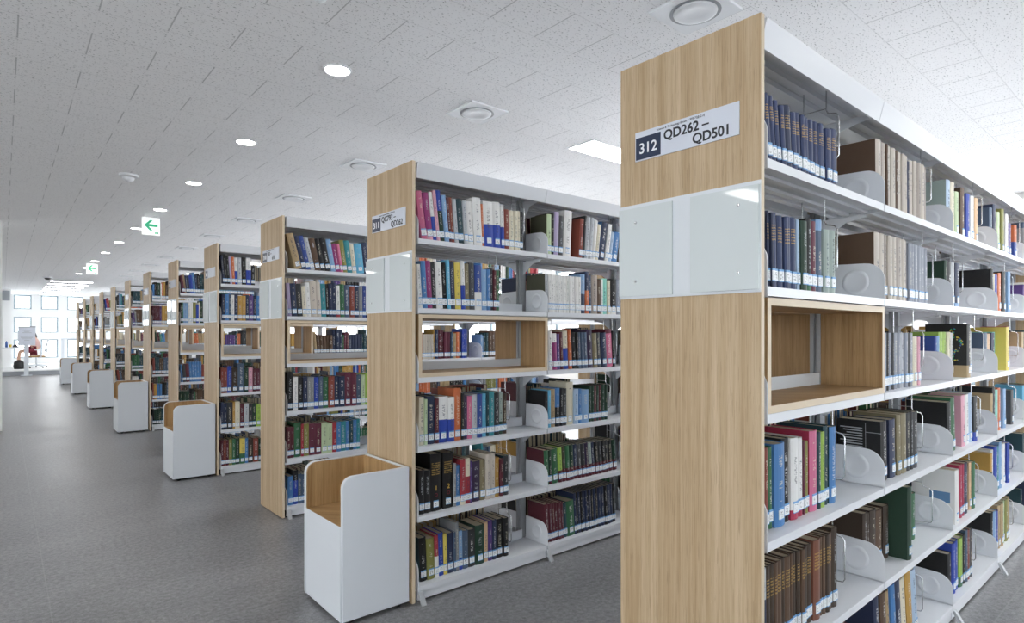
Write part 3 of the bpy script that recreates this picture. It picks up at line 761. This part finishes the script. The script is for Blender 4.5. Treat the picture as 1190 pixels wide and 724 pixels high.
def px_area(b):
    us = [pix(b['x'], b['y'], EYE)[0], pix(b['x'] + b['t'], b['y'], EYE)[0]]
    vs = [pix(b['x'], b['y'], ZS[b['lvl']])[1], pix(b['x'], b['y'], ZS[b['lvl']] + b['h'])[1]]
    u0, u1 = max(0, min(us)), min(1190, max(us)); v0, v1 = max(0, min(vs)), min(724, max(vs))
    if b['c'] >= 1: u1 = min(u1, 721)
    if b['c'] == 2: u1 = min(u1, 428)
    if b['c'] == 3: u1 = min(u1, 304)
    return max(0, u1 - u0) * max(0, v1 - v0)
for b in books: b['area'] = px_area(b) if b['cand'] and not b['back'] else 0
rank = sorted((b for b in books if b['area'] > 0), key=lambda b: -b['area'])
single = set(id(b) for b in rank[:318])
stuff = Geo(); SINGLE = {}
seedc = 0
for b in books:
    seedc += 1; hard = b['hard'] if b['hard'] is not None else True
    V, F, U, pg, lb = book_geo(b['t'], b['h'], b['d'], hard)
    c1 = RGB[b['col']]; c2 = RGB[b['c2']] if b['c2'] else c1
    split = b['split']
    C3 = (*RGB[b['c2']], 1) if b['c2'] and split == 0 else (0, 0, 0, 0)
    inkc = RGB[b['inkc']] if b['inkc'] else (RGB['navy'] if b['col'] in LIGHT else R.choice([RGB['cream'], RGB['white'], RGB['silver']]))
    if seedc % 3 == 0 and b['col'] in LIGHT: inkc = RGB['dgrey']
    C1 = (*c1, split); C2 = (*c2, (seedc * .6180339) % 1); IK = (*inkc, b['ink'] or 0)
    base = Vector((b['x'], b['y'], ZS[b['lvl']] + .0006))
    rot = Matrix.Rotation(-b['lean'], 4, 'Y')
    pol = poly2(b['t'], b['h'], b['lean'])
    raw = [(0, 0), (b['t'], 0)]; lift = max(0, -min(x * math.sin(b['lean']) for x, z in raw))
    mw = Matrix.Translation(base + Vector((0, 0, lift))) @ rot @ Matrix.Translation((b['t'] / 2, 0, 0))
    if b['back']: mw = mw @ Matrix.Rotation(math.pi, 4, 'Z')
    if id(b) in single:
        g = Geo(); g.add(V, F, U, 0, C1, C2, IK, C3)
        o = link('book', g.mesh('book', ['cover'])); o.matrix_world = mw
        SINGLE[(b['c'], b['lvl'], b['bay'], b['idx'])] = (o, b)
        p = Geo(); p.add(boxv(pg), BOXF, BOXU, 0); link('page_block', p.mesh('page_block', ['paper']), o)
        if b['label']:
            q = Geo(); q.add(boxv(lb), BOXF, BOXU, 0); link('call_number_label', q.mesh('call_number_label', ['label']), o)
        look = wd(b['col'])
        if b['c2'] and split > .05: look = '%s and %s' % (wd(b['col']).split()[-1] if len(wd(b['col']).split()) > 1 else wd(b['col']), wd(b['c2']))
        if b['t'] > .042: look = 'thick ' + look
        elif b['t'] < .013: look = 'thin ' + look
        gl = ' with gold lettering' if b['inkc'] == 'gold' and len(look.split()) < 3 else ''
        where = '%s shelf, %s bay, %s bookcase' % (LEV[b['lvl']], ORD[b['bay']], CASE[b['c']])
        tag(o, '%s book%s, %s along, %s' % (look, gl, ORD[b['idx']], where), 'book', 'books on the %s shelf, %s bay, %s bookcase' % (LEV[b['lvl']], ORD[b['bay']], CASE[b['c']]))
    else:
        tv = lambda vs: [tuple(mw @ Vector(v)) for v in vs]
        stuff.add(tv(V), F, U, 0, C1, C2, IK, C3); stuff.add(tv(boxv(pg)), BOXF, BOXU, 1)
        if b['label']: stuff.add(tv(boxv(lb)), BOXF, BOXU, 2)
tag(link('distant_books', stuff.mesh('distant_books', ['cover', 'paper', 'label'])), 'many small books filling the farther shelves and far sides of the bookcases', 'books', None, 'stuff')

# printed covers seen side-on above the brackets
def cover_print(key, name, mk, mname):
    if key not in SINGLE: print('no', key); return
    o, b = SINGLE[key]; mb = MB(); x = -b['t'] / 2
    mk(mb, x - .0006, x - .0001, b['h'], b['d']); link(name, mb.mesh(name, mname), o)
def lines(mb, xa, xb, h, d):
    for i in range(13):
        mb.box(xa, xb, .07, d - .012 - (i * 37 % 5) * .006, h - .03 - i * .0105, h - .034 - i * .0105)
    mb.box(xa, xb, .058, .0595, .04, h - .01); mb.box(xa, xb, .004, .058, h - .047, h - .045)
cover_print((0, 3, 1, 0), 'printed_text', lines, 'silver_ink')
rnd = random.Random(3)
def mol(mb, xa, xb, h, d):
    for i in range(60):
        a = rnd.random(); y = .012 + .022 * math.sin(a * 9) + .035 + rnd.uniform(-.012, .012); z = h * (.3 + .62 * a); r = rnd.uniform(.0022, .0042)
        mb.prism([(y + r * math.cos(k * math.pi / 4), z + r * math.sin(k * math.pi / 4)) for k in range(8)], 'x', xa, xb, i % 3)
cover_print((0, 2, 2, 6), 'dotted_pattern', mol, ['blue', 'green', 'yellow'])
cover_print((0, 4, 2, 0), 'blue_panel', lambda mb, xa, xb, h, d: mb.box(xa, xb, .025, .11, h * .38, h * .58), 'panel_blue')
cover_print((0, 1, 3, 0), 'printed_text', lines, 'grey_steel')

for i, key in enumerate(((1, 4, 0, 2), (1, 4, 0, 3))):
    if key in SINGLE:
        o, b = SINGLE[key]
        t = link('spine_number', text_mesh('12'[i], .034, 'gold_ink', .0008, 'CENTER'), o, (0, -.0008, b['h'] * .36), (math.pi / 2, 0, 0))
        r_ = link('spine_emblem', MB().tube([(.008 * math.cos(a * math.pi / 8), -.0006, b['h'] * .28 + .008 * math.sin(a * math.pi / 8)) for a in range(16)], .0015, 6, closed=True).mesh('spine_emblem', 'red'), o)

# bent-wire book supports hanging from the shelf above
def wire_mesh():
    yf, yr = 0, .105; t = 0
    pts = [(0, .03, t), (0, .03, t - .075), (0, .024, t - .088), (0, -.002, t - .094), (0, -.01, t - .105), (0, -.01, t - .235), (0, -.004, t - .246), (0, .09, t - .252), (0, .1, t - .242),
           (0, .105, t - .1), (0, .105, t)]
    mb = MB().tube(pts, .0022, 8); mb.tube([(0, .03, t - .07), (0, .105, t - .07)], .0016, 6)
    return smooth(mb.mesh('wire_book_support', 'chrome'), 60)
WM = wire_mesh(); seen = {}
for c, lvl, bay, x, y in wires:
    if c > 2: continue
    zt = (ZS[lvl - 1] - .0265) if lvl else 2.1955
    yy = YFR[c] + .03
    o = link('wire_book_support', WM, None, (x, yy, zt))
    tag(o, 'bent steel wire book support ending the row, %s shelf, %s bay, %s bookcase' % (LEV[lvl], ORD[bay], CASE[c]), 'book support', 'wire book supports hung under the shelves')

# ------------------------------------------------------------------ white box seats with oak lining
def round_arm(x0, x1, z0, z1, r):
    p = [(x0, z0), (x1, z0), (x1, z1)]
    for i in range(0, 9):
        a = math.pi / 2 + math.pi / 2 * i / 8; p.append((x0 + r + r * math.cos(a), z1 - r + r * math.sin(a)))
    return p
SW, SD, SH, SS, TH = DEP - .02, .355, .695, .462, .022
def seat_meshes():
    sh = MB()
    for y0, y1 in ((0, TH), (SW - TH, SW)): sh.prism(round_arm(0, SD, .022, SH, .055), 'y', y0, y1)
    sh.box(SD - TH, SD, TH, SW - TH, .022, SH); sh.box(0, TH, TH, SW - TH, .022, SS)
    sh.box(TH, SD - TH, TH, SW - TH, .022, .04)
    ln = MB(); t = .012
    ln.box(.001, SD - TH - t, TH + t, SW - TH - t, SS - .02, SS + .0005)
    for y0, y1 in ((TH + .0004, TH + t), (SW - TH - t, SW - TH - .0004)):
        ln.prism(round_arm(.004, SD - TH - t, SS - .02, SH - .004, .051), 'y', y0, y1)
    ln.box(SD - TH - t, SD - TH - .0004, TH + .0004, SW - TH - .0004, SS - .02, SH - .004)
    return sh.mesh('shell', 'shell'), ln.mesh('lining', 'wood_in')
shm, lnm = seat_meshes()
cas = smooth(MB().lathe([(0, -.011), (.018, -.011), (.021, -.006), (.021, .006), (.018, .011), (0, .011)], n=20).mesh('caster', 'black'))
for k, c in enumerate(range(1, 12, 2)):
    r = thing('box_seat', 'white box seat with oak-lined hollow and black casters, against the %s bookcase end' % CASE[c], 'seat', (X0 - SD - .006 - .006, YFR[c] + .006, 0), 0, 'white box seats at the bookcase ends')
    s = bevel(link('shell', shm, r), .004); l = link('lining', lnm, r); l['label'] = 'oak-lined seat hollow'
    for x in (.05, SD - .05):
        for y in (.03, SW - .03): link('caster', cas, r, (x, y, .0212), (math.pi / 2, 0, 0))

# ------------------------------------------------------------------ ceiling fixtures
def rowY(k): return 3.41 + 1.769 * k
for k in range(-2, 10):
    Y = rowY(k); nm = ORD[k + 2]
    if k >= 0:
        r = thing('downlight', 'round recessed downlight over the corridor edge, %s from the near end' % ORD[k], 'ceiling light', (1.53, Y, ZC), 0, 'downlights over the corridor')
        link('trim_ring', smooth(MB().lathe([(.086, 0), (.086, -.006), (.074, -.008), (.068, -.0005)], n=40).mesh('trim_ring', 'fix')), r)
        link('lens', MB().lathe([(0, -.003), (.068, -.003)], n=40).mesh('lens', 'down'), r)
    if k >= -1:
        r = thing('ceiling_diffuser', 'square white ceiling plate with round centre disc, %s from the near end' % ORD[k + 1], 'ceiling fixture', (2.58, Y, ZC), 0, 'round-centred ceiling plates')
        pl = MB().box(-.16, .16, -.16, .16, -.012, -.0005); link('plate', pl.mesh('plate', 'fix'), r)
        link('ring', smooth(MB().lathe([(.122, -.0122), (.122, -.014), (.106, -.014), (.106, -.0122)], n=40).mesh('ring', 'ring')), r)
        link('disc', smooth(MB().lathe([(.104, -.0122), (.103, -.02), (.085, -.024), (.05, -.018), (0, -.015)], n=40).mesh('disc', 'fix'), 60), r)
    for j, (xa, xb) in enumerate(((3.655, 4.855), (6.2, 7.4), (-4.2, -3.0), (-2.4, -1.2))):
        if j >= 2 and (k + j) % 2: continue
        r = thing('ceiling_light', 'rectangular white ceiling light panel, %s aisle, %s' % (nm, ('over the bookcase middles', 'near the window wall', 'across the corridor', 'along the corridor')[j]), 'ceiling light', ((xa + xb) / 2, Y, ZC), 0, 'rectangular ceiling light panels')
        w = (xb - xa) / 2; f = MB()
        for b in ((-w, w, -.15, -.14), (-w, w, .14, .15), (-w, -w + .01, -.14, .14), (w - .01, w, -.14, .14)): f.box(*b, -.012, -.0005)
        link('frame', f.mesh('frame', 'fix'), r); link('diffuser', MB().box(-w + .01, w - .01, -.14, .14, -.008, -.002).mesh('diffuser', 'lamp'), r)
for k, Y in enumerate((22.2, 23.5, 24.8, 26.1, 27.6, 29.2)):
    r = thing('strip_light', 'long white strip light over the far platform, %s from the bookcases' % ORD[k], 'ceiling light', (1.58, Y, ZC), 0, 'strip lights over the far platform')
    link('housing', MB().box(-.52, .52, -.17, .17, -.03, -.0005).mesh('housing', 'fix'), r); link('diffuser', MB().box(-.51, .51, -.16, .16, -.034, -.0302).mesh('diffuser', 'strip'), r)
for (u, v, Y, nm) in ((175.6, 262, 9.2, 'nearer'), (107, 312, 16.1, 'farther')):
    X = x_on(u, Y); r = thing('exit_sign', 'white exit sign with green arrow hanging from the ceiling, %s of the two' % nm, 'exit sign', (X, Y, 0), 0, 'hanging exit signs')
    b = bevel(link('body', MB().box(-.105, .105, 0, .03, 2.68, 2.915).mesh('body', 'exit'), r), .003)
    for x in (-.07, .07): link('hanger', MB().tube([(x, .015, 2.914), (x, .015, ZC - .0005)], .004).mesh('hanger', 'fix'), r)
    ar = MB().prism([(-.08, 2.81), (-.015, 2.88), (.02, 2.88), (-.025, 2.827), (.078, 2.827), (.078, 2.793), (-.025, 2.793), (.02, 2.74), (-.015, 2.74)], 'y', -.003, -.0002)
    link('arrow', ar.mesh('arrow', 'green'), r)
    link('emblem', MB().box(.045, .06, -.003, -.0002, 2.70, 2.725).box(.065, .085, -.003, -.0002, 2.70, 2.725).mesh('emblem', 'green'), r)
def dome(name, label, cat, X, Y, rad, dark=False):
    r = thing(name, label, cat, (X, Y, ZC)); link('base', smooth(MB().lathe([(rad, -.0005), (rad, -.02), (rad * .8, -.03), (0, -.031)], n=32).mesh('base', 'fix')), r)
    link('dome', smooth(MB().lathe([(rad * .62, -.0312), (rad * .55, -.055), (rad * .3, -.072), (0, -.076)], n=32).mesh('dome', 'black' if dark else 'fix')), r)
dome('smoke_detector', 'small white round detector on the ceiling beyond the first downlights', 'detector', .955, 7.0, .085)
dome('smoke_detector', 'small white round detector on the ceiling above the corridor near the viewer', 'detector', 1.10, 2.64, .06)
dome('security_camera', 'dark dome camera on the ceiling before the strip lights', 'camera', .957, 21.1, .12, True)
dome('security_camera', 'dark dome camera on the ceiling over the far platform', 'camera', 1.2, 28.4, .1, True)

# ------------------------------------------------------------------ far reading platform: desk, sign, chair, person
ZP = .1705
dk = thing('desk', 'long white desk on the far platform behind the notice stand', 'desk', (.5, 26.6, ZP))
bevel(link('desktop', MB().box(-.75, .14, -.6, .5, .71, .74).mesh('desktop', 'shell'), dk), .004)
for x in (-.72, .11):
    for y in (-.57, .47): link('leg', MB().box(x - .02, x + .02, y - .02, y + .02, 0, .71).mesh('leg', 'shell'), dk)
st = thing('notice_stand', 'pale notice board on a white post standing before the platform', 'sign stand', (.6, 25.05, 0))
link('board', MB().box(-.22, .22, -.02, .0, .985, 1.575).mesh('board', 'plate'), st)
link('clip_rail', MB().box(-.225, .225, -.026, .004, 1.575, 1.61).mesh('clip_rail', 'vent'), st)
link('post', MB().box(-.07, .05, .001, .04, .02, 1.2).mesh('post', 'shell'), st); link('foot', MB().box(-.16, .14, -.1, .14, 0, .02).mesh('foot', 'shell'), st)
nt = MB()
for i, (w, z) in enumerate(((.11, 1.47), (.07, 1.43), (.12, 1.39), (.16, 1.27), (.15, 1.23), (.13, 1.19), (.07, 1.14))): nt.box(-w, w, -.0215, -.0202, z, z + .014)
link('printed_lines', nt.mesh('printed_lines', 'grey_steel'), st)
def small(name, label, cat, x, y, mb, m): tag(link(name, mb.mesh(name, m), None, (x, y, ZP + .7405)), label, cat)
small('bottle', 'small blue bottle standing on the far desk', 'bottle', .1, 26.1, MB().lathe([(0, 0), (.035, 0), (.035, .15), (.015, .18), (.015, .21), (0, .21)], n=20), 'blue')
small('cup', 'small yellow cup standing on the far desk', 'cup', .2, 26.12, MB().lathe([(0, 0), (.03, 0), (.038, .09), (.034, .09), (.028, .005), (0, .005)], n=20), 'yellow')
small('tape_dispenser', 'dark desk gadget beside the notice stand on the far desk', 'desk gadget', .33, 26.1, MB().prism([(-.07, 0), (.07, 0), (.07, .03), (.02, .09), (-.03, .09), (-.07, .04)], 'y', -.025, .025), 'black')
# office chair
ch = thing('office_chair', 'white mesh-backed swivel chair under the seated person on the platform', 'chair', (.9, 26.75, ZP))
bevel(link('seat', MB().box(-.24, .24, -.23, .23, .375, .43).mesh('seat', 'tan'), ch), .02, 3)
bk = MB()
bk.tube([(.24, -.2, .56), (.3, -.21, .85), (.34, -.16, .97), (.34, .16, .97), (.3, .21, .85), (.24, .2, .56)], .016, 8, closed=True)
link('back_frame', smooth(bk.mesh('back_frame', 'shell')), ch)
link('back_mesh', MB().prism([(.24, .57), (.246, .57), (.304, .85), (.342, .96), (.336, .96), (.298, .85)], 'y', -.19, .19).mesh('back_mesh', 'mesh_grey'), ch)
link('back_post', smooth(MB().tube([(.1, 0, .366), (.26, 0, .38), (.29, 0, .52), (.3, 0, .7)], .02, 8).mesh('back_post', 'shell')), ch)
for s in (-1, 1): link('armrest', smooth(MB().tube([(.05, .2 * s, .366), (.12, .33 * s, .39), (.12, .33 * s, .62), (-.06, .33 * s, .64)], .016, 8).mesh('armrest', 'shell')), ch)
link('gas_post', MB().tube([(0, 0, .09), (0, 0, .376)], .025, 10).mesh('gas_post', 'shell'), ch)
for i in range(5):
    a = 2 * math.pi * i / 5 + .3; e = (.3 * math.cos(a), .3 * math.sin(a))
    link('base_leg', MB().tube([(0, 0, .1), (*e, .07)], [.028, .018], 8).mesh('base_leg', 'shell'), ch)
    link('caster', smooth(MB().tube([(e[0], e[1] - .015, .0265), (e[0], e[1] + .015, .0265)], .026, 12).mesh('caster', 'black')), ch)
tb = thing('high_table', 'narrow white high table by the far windows', 'table', (1.95, 28.2, ZP))
link('tabletop', MB().box(-.25, .45, -.3, .3, .98, 1.02).mesh('tabletop', 'shell'), tb)
for x in (-.22, .42):
    for y in (-.27, .27): link('leg', MB().box(x - .025, x + .025, y - .025, y + .025, 0, .98).mesh('leg', 'shell'), tb)
bag = MB().lathe([(0, 0), (.13, 0), (.15, .1), (.13, .24), (.05, .3), (0, .31)], n=16)
bo = tag(link('shoulder_bag', smooth(bag.mesh('shoulder_bag', 'black')), None, (.42, 26.3, ZP)), 'black bag on the platform under the desk', 'bag')

def skin_body(name, pts, edges, mname, parent, sub=2):
    me = bpy.data.meshes.new(name); me.from_pydata([p[:3] for p in pts], edges, []); me.materials.append(M[mname])
    o = link(name, me, parent)
    m = o.modifiers.new('skin', 'SKIN'); m.use_smooth_shade = True
    for i, p in enumerate(pts):
        me.skin_vertices[0].data[i].radius = (p[3], p[4] if len(p) > 4 else p[3])
    me.skin_vertices[0].data[0].use_root = True
    s = o.modifiers.new('sub', 'SUBSURF'); s.levels = sub; s.render_levels = sub
    return o
pr = thing('person', 'seated person in pink top and dark red shorts behind the notice stand', 'person', (.9, 26.75, ZP + .045))
# faces -x: hips on the seat (z .48), knees forward, forearms on the desk
P = [(0, 0, .57, .125, .15), (-.02, 0, .72, .115, .14), (-.06, 0, .86, .12, .155), (-.11, 0, .98, .1, .15), (-.145, 0, 1.06, .05), (-.17, 0, 1.12, .05)]
E = [(i, i + 1) for i in range(5)]
def add(pts, start):
    k = start
    for p in pts:
        P.append(p); E.append((k, len(P) - 1)); k = len(P) - 1
    return k
for s in (-1, 1):
    add([(-.06, .085 * s, .555, .085), (-.24, .09 * s, .555, .078), (-.44, .085 * s, .54, .06), (-.47, .085 * s, .38, .052), (-.48, .085 * s, .22, .05), (-.46, .085 * s, .05, .034), (-.5, .087 * s, .005, .03), (-.6, .09 * s, -.008, .024)], 0)
    wr = add([(-.11, .18 * s, 1.0, .055), (-.16, .215 * s, .88, .045), (-.2, .22 * s, .78, .04), (-.32, .17 * s, .79, .034), (-.43, .13 * s, .795, .026), (-.47, .125 * s, .795, .03, .016)], 3)
    for j, (dy, ln) in enumerate(((-.028, .055), (-.01, .075), (.009, .08), (.027, .072))):
        add([(-.5, (.125 + dy * .8) * s, .793, .009), (-.5 - ln * .5, (.125 + dy) * s, .79, .008), (-.5 - ln, (.125 + dy * 1.1) * s, .782, .007)], wr)
    add([(-.46, .095 * s, .79, .009), (-.49, .078 * s, .786, .008)], wr)
body = skin_body('body', P, E, 'skin', pr)
hd = MB().lathe([(0, -.125), (.045, -.12), (.065, -.08), (.078, -.02), (.08, .04), (.065, .095), (.03, .12), (0, .125)], n=20)
hm = smooth(hd.mesh('head', 'skin'), 80); h = link('head', hm, pr, (-.2, 0, 1.235), (0, -.18, 0))
fc = MB().tube([(-.078, 0, .02), (-.1, 0, -.02), (-.08, 0, -.035)], [.008, .014, .008], 8); link('nose', smooth(fc.mesh('nose', 'skin')), h)
for s in (-1, 1):
    link('eye', smooth(MB().lathe([(0, -.01), (.009, -.006), (.011, 0), (.009, .006), (0, .01)], n=12).mesh('eye', 'hair')), h, (-.072, .03 * s, .012))
    link('ear', smooth(MB().lathe([(0, -.03), (.012, -.02), (.014, 0), (.012, .02), (0, .03)], n=12).mesh('ear', 'skin')), h, (.0, .08 * s, 0))
link('mouth', MB().box(-.083, -.07, -.022, .022, -.066, -.058).mesh('mouth', 'red'), h)
hp = [(0, 0, .135, .03), (.03, 0, .09, .105, .1), (.055, 0, .02, .09, .1), (.07, 0, -.08, .075, .1), (.1, 0, -.2, .06, .1), (.13, 0, -.3, .035, .07)]
skin_body('hair', hp, [(i, i + 1) for i in range(5)], 'hair', h)
tp = [(-.005, 0, .6, .135, .165), (-.02, 0, .72, .13, .16), (-.06, 0, .86, .135, .175), (-.11, 0, .985, .115, .165), (-.14, 0, 1.045, .06)]
te = [(0, 1), (1, 2), (2, 3), (3, 4)]
for s in (-1, 1):
    k = len(tp); tp += [(-.11, .185 * s, 1.0, .068), (-.16, .22 * s, .88, .06), (-.2, .226 * s, .785, .055)]; te += [(3, k), (k, k + 1), (k + 1, k + 2)]
skin_body('sweater', tp, te, 'pink', pr)
sp = [(0, 0, .585, .135, .16)]; se = []
for s in (-1, 1):
    k = len(sp); sp += [(-.07, .085 * s, .565, .1), (-.2, .09 * s, .56, .094), (-.31, .09 * s, .556, .086)]; se += [(0, k), (k, k + 1), (k + 1, k + 2)]
skin_body('shorts', sp, se, 'red', pr)
for s in (-1, 1): skin_body('shoe', [(-.44, .086 * s, .004, .04), (-.52, .088 * s, -.002, .042, .036), (-.62, .09 * s, -.01, .034, .028)], [(0, 1), (1, 2)], 'shell', pr)

# ------------------------------------------------------------------ light, camera, view
w = bpy.data.worlds.new('daylight'); S.world = w; w.use_nodes = True
bg = w.node_tree.nodes['Background']; bg.inputs[0].default_value = (.93, .97, 1, 1); bg.inputs[1].default_value = 5.2
cam = bpy.data.cameras.new('camera'); co = bpy.data.objects.new('camera', cam); COL.objects.link(co)
cam.sensor_width = 36; cam.sensor_fit = 'HORIZONTAL'; cam.lens = 36 * FPX / W_; cam.shift_y = (HZ - H_ / 2) / W_
cam.clip_start = .05; cam.clip_end = 200
co.location = (0, 0, EYE); co.rotation_euler = (math.pi / 2, 0, -A)
S.camera = co
vs = S.view_settings; vs.view_transform = 'Standard'; vs.look = 'None'; vs.gamma = 1; vs.exposure = .31; vs.use_curve_mapping = False
S.cycles.use_denoising = True; S.cycles.max_bounces = 10; S.cycles.diffuse_bounces = 6
S.cycles.sample_clamp_indirect = 6
print('books', len(books), 'single', len(single), 'ranked', len(rank), 'min area', rank[min(317, len(rank) - 1)]['area'])
